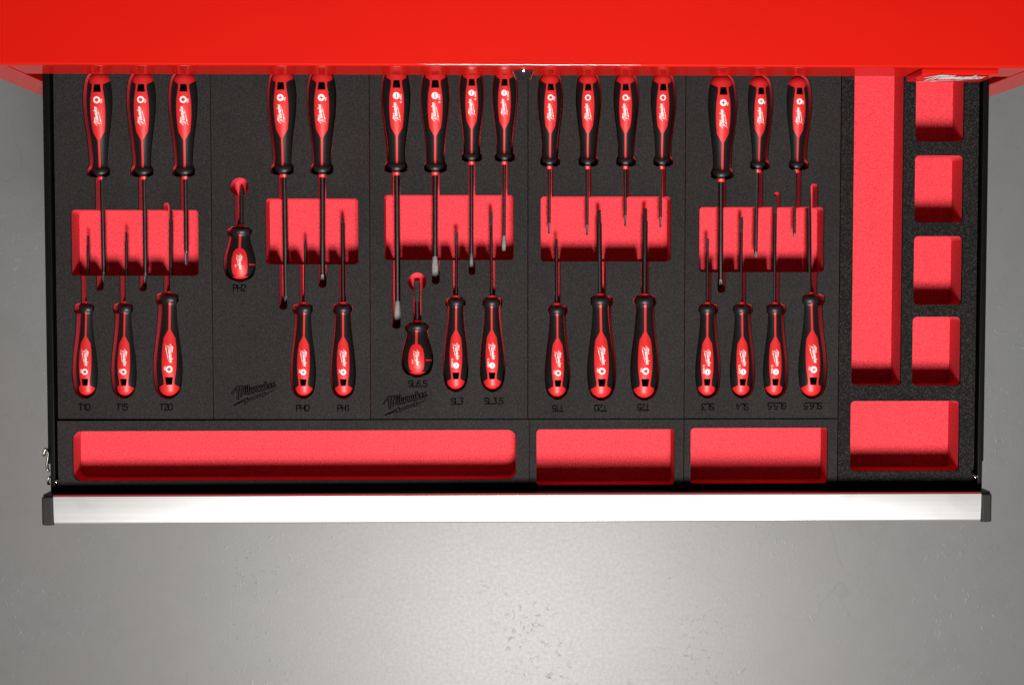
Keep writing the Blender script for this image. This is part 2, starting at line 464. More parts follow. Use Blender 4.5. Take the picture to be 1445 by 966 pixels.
dbox('back_wall', DXL + 0.006, DXR - 0.006, DYB - 0.002, DYB, -0.0535, 0.006, 'black_steel')
RL, RR = U(75, 697, 0.025).x, U(1385, 692, 0.025).x
CL, CR = U(58, 697, 0.025).x, U(1400.5, 690, 0.025).x
fp = dbox('front_panel', CL + 0.002, CR - 0.002, DYF - 0.0013, DYF + 0.0006, -0.056, 0.0235, 'black_steel')
dbox('front_lip', RL, RR, DYF - 0.0013, DYF - 0.0004, 0.0225, 0.0238, 'paint_red', 0.0003, fp)
# rail: extruded profile, gently crowned top with rounded front lip
prof = []
ya, yb = DYF - 0.0014, DYF - 0.0330
prof += [(ya, -0.012), (ya, 0.0243), (ya - 0.0006, 0.0250)]
for k in range(1, 8):
    t = k / 8
    prof.append((ya + (yb + 0.003 - ya) * t, 0.0250 - 0.0016 * t * t))
for k in range(0, 7):
    th = math.pi / 2 * k / 6
    prof.append((yb + 0.003 - 0.003 * math.sin(th), 0.0205 + 0.003 * math.cos(th)))
prof += [(yb, -0.004), (yb + 0.004, -0.012)]
def extr(name, x0, x1, pr, mat, parent):
    n = len(pr)
    v = [(x0 - 0.0424, y, z + 0.056) for y, z in pr] + [(x1 - 0.0424, y, z + 0.056) for y, z in pr]
    f = [list(range(n)), [n + i for i in range(n)][::-1]] + [[i, (i + 1) % n, n + (i + 1) % n, n + i] for i in range(n)]
    me = mesh_from(name, v, f)
    smooth_by_angle(me, 30)
    return link(name, me, mat, parent)
rail = extr('handle_rail', RL, RR, prof, 'alu_brushed', drw)
for x0, x1 in ((CL, RL - 0.0003), (RR + 0.0003, CR)):
    me = box_mesh('end_cap', x0 - 0.0424, x1 - 0.0424, yb - 0.0012, DYF - 0.0016, 0.030, 0.0805, 0.0022, 3)
    link('end_cap', me, 'black_plastic', drw)
for px, py in ((79.5, 679), (1375.5, 672)):
    p = U(px, py, 0.009)
    s = 1 if px < 700 else -1
    bm = bmesh.new()
    bmesh.ops.create_uvsphere(bm, u_segments=16, v_segments=10, radius=0.0026)
    me = bpy.data.meshes.new('rivet'); bm.to_mesh(me); bm.free()
    for q in me.polygons: q.use_smooth = True
    r = link('rivet', me, 'chrome', drw)
    xw = (DXL + 0.006) if s > 0 else (DXR - 0.006)
    r.location = (p.x - 0.0424, p.y, p.z + 0.056)
    r.scale = (1.0, 1, 1)
    a, b = sorted((xw - 0.0424, p.x - 0.0424))
    link('shank', box_mesh('shank', a - p.x + 0.0424, b - p.x + 0.0424, -0.0012, 0.0012, -0.0012, 0.0012), 'zinc', r)
# slide catch outside the left wall
def tube_mesh(name, pts, rx, seg=10):
    v, f = [], []
    pts = [Vector(p) for p in pts]
    for i, p in enumerate(pts):
        d = (pts[min(i + 1, len(pts) - 1)] - pts[max(i - 1, 0)]).normalized()
        a = d.cross(Vector((0, 0, 1))).normalized()
        b = a.cross(d)
        for k in range(seg):
            th = 2 * math.pi * k / seg
            v.append(p + a * (rx * math.cos(th)) + b * (rx * 1.6 * math.sin(th)))
    for i in range(len(pts) - 1):
        for k in range(seg):
            k2 = (k + 1) % seg
            f.append([i * seg + k, i * seg + k2, (i + 1) * seg + k2, (i + 1) * seg + k])
    f.append(list(range(seg))); f.append([(len(pts) - 1) * seg + k for k in range(seg)])
    return mesh_from(name, v, f, True)
def drawer_local(px, py, z):
    p = U(px, py, z)
    return (p.x - 0.0424, p.y, p.z + 0.056)
hook = [(62.2, 643), (62.6, 637), (64.5, 632.8), (67, 634), (68.5, 640), (67.5, 647), (66.4, 655), (66.8, 661), (69.5, 665)]
link('slide_catch', tube_mesh('slide_catch', [drawer_local(a, b, -0.004) for a, b in hook], 0.0016), 'zinc', drw)
hook2 = [(71, 672), (68.5, 673.5), (67.6, 678), (68.2, 682.5), (70.5, 682.5)]
link('slide_catch', tube_mesh('slide_catch', [drawer_local(a, b, -0.004) for a, b in hook2], 0.0013), 'zinc', drw)

# ------------------------------------------------------------------ screwdriver shapes
PROF = [(0, 0.0), (.0015, .16), (.006, .32), (.014, .46), (.03, .615), (.055, .74), (.09, .845), (.13, .91), (.18, .962), (.24, .995), (.29, 1.0), (.35, .985), (.42, .94),
        (.50, .87), (.58, .79), (.66, .715), (.74, .655), (.81, .618), (.87, .60), (.900, .605), (.912, .64), (.925, .71), (.945, .755), (.965, .752), (.982, .70), (.993, .60), (1.0, .44)]
WIN = [(0.10, .74), (.125, .42), (.16, .41), (.20, .46), (.27, .535), (.34, .56), (.42, .555), (.50, .515), (.575, .44), (.655, .085), (.92, .080)]
SPROF = [(0, 0.0), (.003, .18), (.012, .36), (.03, .55), (.06, .71), (.11, .84), (.18, .935), (.26, .99), (.33, 1.0), (.42, .975), (.52, .895), (.62, .79), (.70, .715),
         (.78, .655), (.835, .635), (.86, .655), (.885, .715), (.92, .755), (.955, .75), (.98, .69), (1.0, .50)]
SWIN = [(0.075, .20), (.085, .36), (.13, .50), (.25, .555), (.40, .54), (.50, .47), (.56, .36), (.59, .24), (.605, .085), (.87, .080)]
GRIP0 = 0.095
def densify(tab, step=0.012):
    ts = sorted(set([round(t, 5) for t, _ in tab] + [k * step for k in range(int(1 / step) + 1)]))
    return [t for t in ts if 0 <= t <= 1]
def smooth_prof(tab, t):
    # monotone-ish cubic through the table
    n = len(tab)
    for i in range(n - 1):
        a, b = tab[i], tab[i + 1]
        if t <= b[0] + 1e-9:
            h = b[0] - a[0]
            if h <= 0: return b[1]
            if i == 0 or t < 0.03 or i >= n - 2:
                return a[1] + (b[1] - a[1]) * (t - a[0]) / h
            m0 = (b[1] - tab[i - 1][1]) / (b[0] - tab[i - 1][0])
            m1 = (tab[i + 2][1] - a[1]) / (tab[i + 2][0] - a[0])
            s = (t - a[0]) / h
            return ((2*s**3 - 3*s**2 + 1) * a[1] + (s**3 - 2*s**2 + s) * h * m0 + (-2*s**3 + 3*s**2) * b[1] + (s**3 - s**2) * h * m1)
    return tab[-1][1]

def core_mesh(name, prof, R, L, inset, tmax, seg=48):
    v, f = [(0, 0, 0)], []
    ts = [t for t in densify(prof) if 0 < t <= tmax]
    for t in ts:
        w = smooth_prof(prof, t) * R
        w = w - min(inset, w * 0.3) * min(1, max(0, (t - GRIP0 * 0.6) / (GRIP0 * 0.4)))
        for k in range(seg):
            th = 2 * math.pi * k / seg
            v.append((w * math.sin(th), t * L, w * math.cos(th)))
    for k in range(seg):
        f.append([0, 1 + k, 1 + (k + 1) % seg])
    for i in range(len(ts) - 1):
        for k in range(seg):
            k2 = (k + 1) % seg
            f.append([1 + i * seg + k, 1 + i * seg + k2, 1 + (i + 1) * seg + k2, 1 + (i + 1) * seg + k])
    b = 1 + (len(ts) - 1) * seg
    f.append([b + k for k in range(seg)])
    return mesh_from(name, v, f, True)

def grip_mesh(name, prof, win, R, L, inset, t0, N=40):
    """overmoulded sleeve with the long window left open on top"""
    tw = win[-1][0]
    ts = [t for t in sorted(set(densify(prof, 0.01) + [round(a, 5) for a, _ in win] + [t0])) if t0 <= t <= tw]
    v, f = [], []
    for t in ts:
        r = smooth_prof(prof, t) * R
        hw = interp(win, t) * R
        te = math.asin(min(0.98, hw / r))
        ri = r - inset - 0.0006
        lip = 0.012
        ang = [te + (2 * math.pi - 2 * te) * k / N for k in range(N + 1)]
        ring = [(ri, te)] + [(r - 0.00025, te)] + [(r, a) for a in [te + lip] + ang[1:-1] + [2 * math.pi - te - lip]] + [(r - 0.00025, -te)] + [(ri, -te)]
        for rr, a in ring:
            v.append((rr * math.sin(a), t * L, rr * math.cos(a)))
        W = len(ring)
    for i in range(len(ts) - 1):
        for k in range(W - 1):
            f.append([i * W + k, i * W + k + 1, (i + 1) * W + k + 1, (i + 1) * W + k])
    # butt-side edge of the sleeve turns down to the core
    b = len(v)
    t = ts[0]
    r = smooth_prof(prof, t) * R - inset - 0.0006
    for k in range(W):
        x, y, z = v[k]
        q = math.hypot(x, z)
        v.append((x * r / q, y, z * r / q))
    for k in range(W - 1):
        f.append([k, k + 1, b + k + 1, b + k])
    # collar: full turn
    seg = 56
    tc = [tw] + [t for t in densify(prof, 0.006) if tw < t <= 1.0]
    base = len(v)
    for t in tc:
        r = smooth_prof(prof, t) * R
        for k in range(seg):
            th = 2 * math.pi * k / seg
            v.append((r * math.sin(th), t * L, r * math.cos(th)))
    for i in range(len(tc) - 1):
        for k in range(seg):
            k2 = (k + 1) % seg
            f.append([base + i * seg + k, base + i * seg + k2, base + (i + 1) * seg + k2, base + (i + 1) * seg + k])
    e = base + (len(tc) - 1) * seg
    f.append([e + k for k in range(seg)])
    # inner face of collar at the window end
    f.append([base + k for k in range(seg)])
    me = mesh_from(name, v, f, True)
    smooth_by_angle(me, 50)
    return me

def boolean_diff(me, cutters, mats=None):
    """returns me minus the cutter meshes"""
    tmp = bpy.data.collections.new('tmp')
    col.children.link(tmp)
    o = bpy.data.objects.new('tmp_body', me)
    tmp2 = bpy.data.collections.new('tmp2')
    col.children.link(tmp2)
    tmp2.objects.link(o)
    cs = []
    for c in cutters:
        q = bpy.data.objects.new('tmp_cut', c)
        tmp.objects.link(q)
        cs.append(q)
    md = o.modifiers.new('cut', 'BOOLEAN')
    md.operation = 'DIFFERENCE'
    md.operand_type = 'COLLECTION'
    md.collection = tmp
    md.solver = 'EXACT'
    md.material_mode = 'TRANSFER'
    dg = bpy.context.evaluated_depsgraph_get()
    dg.update()
    out = bpy.data.meshes.new_from_object(o.evaluated_get(dg), depsgraph=dg)
    for q in cs + [o]:
        bpy.data.objects.remove(q)
    bpy.data.collections.remove(tmp)
    bpy.data.collections.remove(tmp2)
    return out

SIZES = {'L': (PROF, WIN, 0.0153, 0.1165), 'S': (PROF, WIN, 0.0132, 0.1045), 'B': (SPROF, SWIN, 0.0168, 0.0595)}
INSET = 0.0006
HM = {}
for key, (pr, wn, R, L) in SIZES.items():
    t0 = GRIP0 if key != 'B' else 0.075
    core = core_mesh('handle_core', pr, R, L, INSET, 0.985)
    core.materials.append(M['plastic_red'])
    grip = grip_mesh('grip', pr, wn, R, L, INSET, t0)
    if key != 'B':
        a, b = 0.122 * L, 0.197 * L
        poly = [(-0.20 * R, a), (0.20 * R, a), (0.225 * R, a + 0.0008), (0.285 * R, b - 0.0008), (0.26 * R, b), (-0.26 * R, b), (-0.285 * R, b - 0.0008), (-0.225 * R, a + 0.0008)]
        cut = prism_mesh('cut', poly, -R * 0.6, R * 2)
        cut.materials.append(M['rubber'])
        core2 = boolean_diff(core, [cut])
        core = core2
        smooth_by_angle(core, 40)
    HM[key] = (core, grip)

def on_handle(key, x, y, lift=0.00012):
    pr, wn, R, L = SIZES[key]
    r = smooth_prof(pr, min(0.99, max(0.05, y / L))) * R - INSET
    return (x, y, math.sqrt(max(0, r * r - x * x)) + lift)

def project(key, verts2, faces, name):
    return mesh_from(name, [on_handle(key, x, y, 0.00012 + z) for x, y, z in verts2], faces)

PM = {}
def logo_print(key):
    if ('logo', key) not in PM:
        pr, wn, R, L = SIZES[key]
        v, f = [], []
        for i, s in enumerate(SCRIPT):
            ribbon(v, f, s, 0.235, 0.000012 * i)
        base = len(v)
        v += [(x, y, 0.0002) for x, y in BOLT]
        f += [[base + k for k in q] for q in BOLT_FAN]
        if key == 'B':
            c, ln, hs, off, tilt = 0.345 * L, 0.30 * L / 8.6, 0.95, 0.0, 0.10
        else:
            c, ln, hs, off, tilt = 0.425 * L, 0.185 * L / 8.6, 1.0, 0.0, 0.12
        out = []
        for x, y, z in v:
            yy = (y + tilt * x) * ln * hs
            out.append((yy + off, c - x * ln, z))       # reads towards the butt, tops to +x
        PM[('logo', key)] = project(key, out, f, 'logo')
    return PM[('logo', key)]

def icon_print(key, kind):
    k0 = ('icon', key, kind)
    if k0 not in PM:
        pr, wn, R, L = SIZES[key]
        cx, cy, ro = 0.02 * R, 0.272 * L, 0.25 * R
        v, f = [], []
        n = 36
        if kind in ('T', 'HX'):
            for k in range(n):
                th = 2 * math.pi * k / n
                if kind == 'T':
                    ri = ro * (0.56 + 0.11 * math.cos(6 * th))
                else:
                    ri = ro * 0.62 / max(abs(math.cos((th % (math.pi / 3)) - math.pi / 6)), 0.5) * 0.93
                v.append((cx + ro * math.cos(th), cy + ro * math.sin(th), 0))
                v.append((cx + ri * math.cos(th), cy + ri * math.sin(th), 0))
            for k in range(n):
                a, b = 2 * k, 2 * ((k + 1) % n)
                f.append([a, b, b + 1, a + 1])
        else:
            if kind == 'PH':
                a, b = 0.15 * ro, 0.58 * ro
                inner = []
                for s in range(4):
                    q = s * math.pi / 2
                    for (px, py) in ((a, a), (a, b), (-a, b)):
                        inner.append((px * math.cos(q) - py * math.sin(q), px * math.sin(q) + py * math.cos(q)))
            else:
                a, b = 0.58 * ro, 0.15 * ro
                inner = [(b, a), (-b, a), (-b, -a), (b, -a)]
            inner = sorted(inner, key=lambda p: math.atan2(p[1], p[0]))
            m = 48
            # radial: walk the polygon outline and the disc rim together
            pts = []
            for k in range(m):
                th = 2 * math.pi * k / m
                best = None
                d = Vector((math.cos(th), math.sin(th)))
                for i in range(len(inner)):
                    p, q = Vector(inner[i]), Vector(inner[(i + 1) % len(inner)])
                    e = q - p
                    den = d.x * e.y - d.y * e.x
                    if abs(den) < 1e-12: continue
                    t = (p.x * e.y - p.y * e.x) / den
                    u = (p.x * d.y - p.y * d.x) / den
                    if t > 0 and -1e-6 <= u <= 1 + 1e-6:
                        best = t if best is None else min(best, t)
                ri = best if best else 0.1 * ro
                v.append((cx + ro * d.x, cy + ro * d.y, 0))
                v.append((cx + ri * d.x, cy + ri * d.y, 0))
            for k in range(m):
                a, b = 2 * k, 2 * ((k + 1) % m)
                f.append([a, b, b + 1, a + 1])
        PM[k0] = project(key, v, f, 'icon')
    return PM[k0]

def size_print(key, s):
    k0 = ('size', key, s)
    if k0 not in PM:
        pr, wn, R, L = SIZES[key]
        v, f = [], []
        for i, q in enumerate(text_strokes(s)):
            ribbon(v, f, q, 0.26, 0.00001 * i)
        sc = 0.00115 if key != 'B' else 0.0009
        cx, cy = -0.30 * R, (0.283 * L if len(s) < 6 else 0.30 * L)
        if key == 'B':
            cx, cy = -0.24 * R, 0.27 * L
        PM[k0] = project(key, [(cx + y * sc, cy - x * sc, z) for x, y, z in v], f, 'size_print')
    return PM[k0]

def loft(name, secs, n=24):
    """secs: list of (y, function(theta)->(x,z))"""
    v, f = [], []
    for y, fn in secs:
        for k in range(n):
            x, z = fn(2 * math.pi * k / n)
            v.append((x, y, z))
    for i in range(len(secs) - 1):
        for k in range(n):
            k2 = (k + 1) % n
            f.append([i * n + k, i * n + k2, (i + 1) * n + k2, (i + 1) * n + k])
    f.append(list(range(n)))
    f.append([(len(secs) - 1) * n + k for k in range(n)])
    me = mesh_from(name, v, f)
    smooth_by_angle(me, 40)
    return me
def circ(r):
    return lambda th: (r * math.cos(th), r * math.sin(th))
def star(r, k=0.16):
    return lambda th: (r * (1 - k + k * math.cos(6 * th)) * math.cos(th), r * (1 - k + k * math.cos(6 * th)) * math.sin(th))
def cross(r, k):
    return lambda th: (r * (1 - k + k * math.cos(4 * th + math.pi)) * math.cos(th), r * (1 - k + k * math.cos(4 * th + math.pi)) * math.sin(th))
def flat(w, h):
    def fn(th):
        c, s = math.cos(th), math.sin(th)
        e = 0.35
        return (w * math.copysign(abs(c) ** e, c), h * math.copysign(abs(s) ** e, s))
    return fn

COUNT = {}
def screwdriver(key, kind, pos, yaw, pitch, tip_len, sr, label, sizetxt, blade=None, bright=False):
    pr, wn, R, L = SIZES[key]
    nm = 'stubby_screwdriver' if key == 'B' else 'screwdriver'
    t = thing(nm, label, 'screwdriver', pos, 'screwdrivers lying in the foam inlays')
    t.rotation_euler = (Matrix.Rotation(yaw, 4, 'Z') @ Matrix.Rotation(-pitch, 4, 'X') @ Matrix.Rotation(math.radians(random.uniform(-5, 5)), 4, 'Y')).to_euler()
    core, grip = HM[key]
    h = link('handle', core, None, t)
    link('grip', grip, 'rubber', t)
    link('logo', logo_print(key), 'print_white', h)
    if key != 'B':
        link('icon', icon_print(key, kind), 'print_white', h)
    if sizetxt:
        link('size_print', size_print(key, sizetxt), 'print_white', h)
    if key == 'B':
        v, f = [], []
        for k in range(9):
            th = math.radians(38 + 38 * k / 8)
            for y in (0.285, 0.308):
                rr = smooth_prof(pr, y) * R + 0.0003
                v.append((rr * math.sin(th), y * L, rr * math.cos(th)))
        f = [[2 * k, 2 * k + 1, 2 * k + 3, 2 * k + 2] for k in range(8)]
        e = mesh_from('hang_slot', v, f, True)
        link('hang_slot', e, 'plastic_red', h)
    # nose, shaft, tip
    nr = max(sr * 1.25, 0.39 * R)
    link('nose', loft('nose', [(L * 0.97, circ(nr)), (L + 0.0022, circ(nr * 0.96)), (L + 0.0034, circ(nr * 0.8))]), 'plastic_red', t)
    y0, y1 = L * 0.98, tip_len
    if kind in ('T', 'HX'):
        tl = 0.016 if sr > 0.002 else 0.012
        tr = sr * 0.72
        shaft = [(y0, circ(sr)), (y1 - tl, circ(sr))]
        tip = [(y1 - tl, circ(sr * 0.995)), (y1 - tl + sr * 1.2, circ(tr)), (y1 - tl + sr * 1.3, star(tr)), (y1 - 0.0004, star(tr)), (y1, star(tr * 0.85))]
        tm = 'tip_dark'
    elif kind == 'PH':
        tl = sr * 3.4
        shaft = [(y0, circ(sr)), (y1 - tl, circ(sr))]
        tip = [(y1 - tl, circ(sr * 0.995)), (y1 - tl * 0.8, cross(sr, 0.10)), (y1 - tl * 0.5, cross(sr * 0.98, 0.24)), (y1 - tl * 0.12, cross(sr * 0.45, 0.24)), (y1, cross(sr * 0.22, 0.1))]
        tm = 'tip_dark'
    else:
        bw = blade or sr * 1.05
        tl = bw * 5.6
        shaft = [(y0, circ(sr)), (y1 - tl - 0.006, circ(sr))]
        tip = [(y1 - tl - 0.006, circ(sr * 0.995)), (y1 - tl * 0.78, flat(bw * 1.1, sr * 0.8)), (y1 - tl * 0.4, flat(bw * 1.12, sr * 0.45)), (y1 - tl * 0.12, flat(bw, 0.0007)), (y1, flat(bw, 0.0005))]
        tm = 'blade' if bright else 'tip_dark'
    link('shaft', loft('shaft', shaft), 'steel', t)
    link('tip', loft('tip', tip), tm, t)
    return t

# ------------------------------------------------------------------ foam inlays
def rrect(x0, y0, x1, y1, r, n=6):
    out = []
    for cx, cy, a0 in ((x1 - r, y1 - r, 0), (x0 + r, y1 - r, 90), (x0 + r, y0 + r, 180), (x1 - r, y0 + r, 270)):
        for k in range(n + 1):
            a = math.radians(a0 + 90 * k / n)
            out.append((cx + r * math.cos(a), cy + r * math.sin(a)))
    return out
def pocket_px(l, t, r, b, rad):
    a, c = U(l, (t + b) / 2), U(r, (t + b) / 2)
    return rrect(a.x, U((l + r) / 2, b).y, c.x, U((l + r) / 2, t).y, rad)
def handle_outline(key, x, ybutt, s, c=0.0014):
    pr, wn, R, L = SIZES[key]
    right, left = [], []
    # offset the side profile outward by the clearance, along its normal
    ts = [k / 60 for k in range(61)]
    ts[0], ts[-1] = 0.012, 0.992
    for t in ts:
        w = smooth_prof(pr, t) * R
        if t > 0.90 and key != 'B': w = max(w, 0.745 * R) if 0.93 < t else w
        right.append((x + w + c, ybutt + s * t * L))
        left.append((x - w - c, ybutt + s * t * L))
    w1 = smooth_prof(pr, 0.006) * R
    start = [(x - w1 * 0.6, ybutt - s * c), (x + w1 * 0.6, ybutt - s * c)]
    end = [(x + 0.55 * R, ybutt + s * (L + c)), (x - 0.55 * R, ybutt + s * (L + c))]
    return start + right + end + left[::-1]
def slot_poly(x, ya, yb, w):
    lo, hi = min(ya, yb), max(ya, yb)
    return rrect(x - w / 2, lo, x + w / 2, hi, w * 0.42)

def inlay(name, label, x0, x1, y0, y1, cuts, black='foam_black', group='foam inlays filling the drawer', top=0.0, thick=0.046, layer=0.004, cat='foam inlay'):
    cx, cy = (x0 + x1) / 2, (y0 + y1) / 2
    t = thing(name, label, cat, (cx, cy, top - thick), group)
    def cutters():
        return [prism_mesh('c', [(x - cx, y - cy) for x, y in poly], thick - d, thick + 0.02 + 0.0007 * i) for i, (poly, d) in enumerate(cuts)]
    up = boolean_diff(box_mesh('top_layer', x0 - cx, x1 - cx, y0 - cy, y1 - cy, thick - layer, thick), cutters())
    lo = boolean_diff(box_mesh('base_layer', x0 - cx + 0.0002, x1 - cx - 0.0002, y0 - cy + 0.0002, y1 - cy - 0.0002, 0, thick - layer - 0.00005), cutters())
    up.materials.clear(); lo.materials.clear()
    link('top_layer', up, black, t)
    link('base_layer', lo, 'foam_red', t)
    t['thick'] = thick
    return t

def inlay_text(t, s, px, py, flip=False, h=0.0068):
    p = U(px, py)
    v, f = [], []
    for i, q in enumerate(text_strokes(s)):
        ribbon(v, f, q, 0.23, 0.000012 * i)
    k = h / 1.4 * (-1 if flip else 1)
    th = t['thick']
    v = [(p.x - t.location.x + x * k * 1.0, p.y - t.location.y + y * k, th + 0.00012 + z) for x, y, z in v]
    link('size_lettering', mesh_from('size_lettering', v, f), 'engrave', t)

def inlay_logo(t, px, py, width=0.0515, rot=14):
    p = U(px, py)
    sc = width / 8.6
    th = t['thick']
    ca, sa = math.cos(math.radians(rot)), math.sin(math.radians(rot))
    def place(v):
        return [(p.x - t.location.x + (x * ca - y * sa) * sc, p.y - t.location.y + (x * sa + y * ca * 0.82) * sc, th + 0.0001 + z) for x, y, z in v]
    v, f = [], []
    for i, s in enumerate(SCRIPT):
        ribbon(v, f, s, 0.46, 0.00001 * i)
    lo = link('logo', mesh_from('logo', place(v), f), 'engrave', t)
    v, f = [], []
    for i, s in enumerate(SCRIPT):
        ribbon(v, f, s, 0.14, 0.00001 * i + 0.0003)
    link('logo_fill', mesh_from('logo_fill', place(v), f), 'foam_black', lo)
    v, f = [], []
    b = [(x, y * 1.1 - 0.35 + (0.16 if q in (1, 3) else -0.16 if q in (6, 8) else 0)) for q, (x, y) in enumerate(BOLT)]
    ribbon(v, f, b + [b[0]], 0.19, 0.0)
    link('bolt', mesh_from('bolt', place(v), f), 'engrave', lo)

# seam positions
GAP = 0.0005
XA = U(78, 350).x
XS = [XA, U(299, 350).x, U(522, 350).x, U(745, 350).x, U(966.5, 350).x, U(1184.5, 400).x, U(1378, 400).x]
YTOP = 0.255
YROW = -0.1605
YBOT = -0.2385
HZ = -0.0140      # axis height of a lying handle
# panel, size, kind, row, slot x, collar y, tip y, tip past pocket, shaft radius, print, words
T_ = [
 ('A','L','T','top',138.9,249.6,404,True,.0026,'TX30','red and black star-tip screwdriver, leftmost of the upper row, next to drawer wall'),
 ('A','L','T','top',200.2,249.2,405,True,.0026,'TX27','upper star-tip screwdriver in the leftmost inlay, second from the drawer wall'),
 ('A','L','T','top',259.0,249.0,374,False,.0026,'TX25','upper star-tip screwdriver in the leftmost inlay, third from the left, tip inside red pocket'),
 ('A','S','T','bot',118.4,429.2,332,False,.0017,'TX10','small star-tip screwdriver above the marking T10'),
 ('A','S','T','bot',173.3,429.2,327,False,.0018,'TX15','small star-tip screwdriver above the upright marking T15 in the leftmost inlay'),
 ('A','L','T','bot',235.6,414.8,292,True,.0022,'TX20','larger star-tip screwdriver above the upright marking T20 in the leftmost inlay'),
 ('B','L','PH','top',398.2,246.2,431,True,.0031,'PH3','long upper cross-tip screwdriver, left one of the pair in the second inlay'),
 ('B','L','PH','top',454.2,246.2,400,True,.0030,'PH2','upper cross-tip screwdriver, right one of the pair in the second inlay'),
 ('B','S','PH','bot',427.0,430.0,337,False,.0016,'PH0','small cross-tip screwdriver above the marking PH0'),
 ('B','S','PH','bot',483.4,430.0,305,False,.0024,'PH1','small cross-tip screwdriver above the marking PH1'),
 ('C','L','SL','top',558.6,243.2,458,True,.0032,'SL 1,2X8,0','longest upper slotted screwdriver, blade reaching far below the red pocket'),
 ('C','L','SL','top',614.4,243.2,395,True,.0030,'SL 1,2X6,5','upper slotted screwdriver second from left in the third inlay'),
 ('C','S','SL','top',665.8,228.2,382,True,.0023,'SL 1,0X5,5','smaller upper slotted screwdriver third from left in the third inlay'),
 ('C','S','SL','top',712.5,228.2,354,False,.0019,'SL 0,8X4,0','smaller upper slotted screwdriver just left of the chrome lock'),
 ('C','S','SL','bot',642.8,420.8,327,False,.0016,'SL 0,5X3,0','small slotted screwdriver above the upright marking SL3'),
 ('C','S','SL','bot',695.0,420.8,298,False,.0017,'SL 0,6X3,5','small slotted screwdriver above the marking SL3,5'),
 ('D','S','T','top',776.4,234.6,330,False,.0018,'TX10','small upper star-tip screwdriver just right of the chrome lock'),
 ('D','S','HX','top',830.4,234.6,332,False,.0018,'','small upper screwdriver with hexagon ring mark, second in the fourth inlay'),
 ('D','S','T','top',883.6,234.6,319,False,.0018,'TX9','small upper star-tip screwdriver third from left in the fourth inlay'),
 ('D','S','HX','top',936.0,234.6,321,False,.0017,'','small upper screwdriver with hexagon ring mark, rightmost in the fourth inlay'),
 ('D','S','T','bot',786.8,431.6,337,False,.0020,'TX15','small star-tip screwdriver above the upside down marking T15 in the fourth inlay'),
 ('D','L','T','bot',849.4,418.2,296,False,.0031,'TX20','larger star-tip screwdriver above the upside down marking T20 in the fourth inlay'),
 ('D','L','T','bot',910.4,418.2,294,False,.0031,'TX25','larger star-tip screwdriver above the upside down marking T25'),
 ('E','L','PH','top',1019.2,252.6,407,True,.0030,'PH2','larger upper cross-tip screwdriver, left one of three in the fifth inlay'),
 ('E','S','PH','top',1072.6,239.6,364,False,.0022,'PH1','small upper cross-tip screwdriver, middle one of three in the fifth inlay'),
 ('E','S','PH','top',1127.2,239.6,336,False,.0017,'PH0','small upper cross-tip screwdriver, right one of three in the fifth inlay'),
 ('E','S','SL','bot',999.6,430.2,336,False,.0016,'SL 0,5X3,0','small slotted screwdriver above the upside down marking SL3'),
 ('E','S','SL','bot',1048.4,430.2,306,False,.0019,'SL 0,8X4,0','small slotted screwdriver above the upside down marking SL4'),
 ('E','S','SL','bot',1095.4,430.2,277,True,.0022,'SL 1,0X5,5','small slotted screwdriver above the upside down marking SL5,5'),
 ('E','L','PH','bot',1148.0,416.2,265,True,.0028,'PH2','larger cross-tip screwdriver above the upside down marking SL6,5'),
]
POCK = {'A': (100, 296, 280, 389), 'B': (374.5, 280, 505.5, 373), 'C': (542, 275, 725, 367), 'D': (763, 277, 947, 369), 'E': (987, 292, 1163, 384)}
STUB = {'B': (337.6, 321.8, 263.5, 13.0, 'PH', 263, .0030, 'PH2', 'short stubby cross-tip screwdriver above the marking PH2'),
        'C': (588.6, 456.2, 397.7, 13.2, 'SL', 396, .0032, 'SL 6,5', 'short stubby slotted screwdriver above the upright marking SL6,5')}
PL = 'ABCDE'
NAMES = {'A': 'black over red foam inlay with six star-tip screwdrivers at the left drawer wall',
         'B': 'black over red foam inlay marked PH2, PH0 and PH1 with engraved logo',
         'C': 'black over red foam inlay holding slotted screwdrivers, logo engraved below marking SL6,5',
         'D': 'black over red foam inlay with upside down markings T15, T20 and T25',
         'E': 'black over red foam inlay with upside down markings SL3 to SL6,5'}
INL = {}
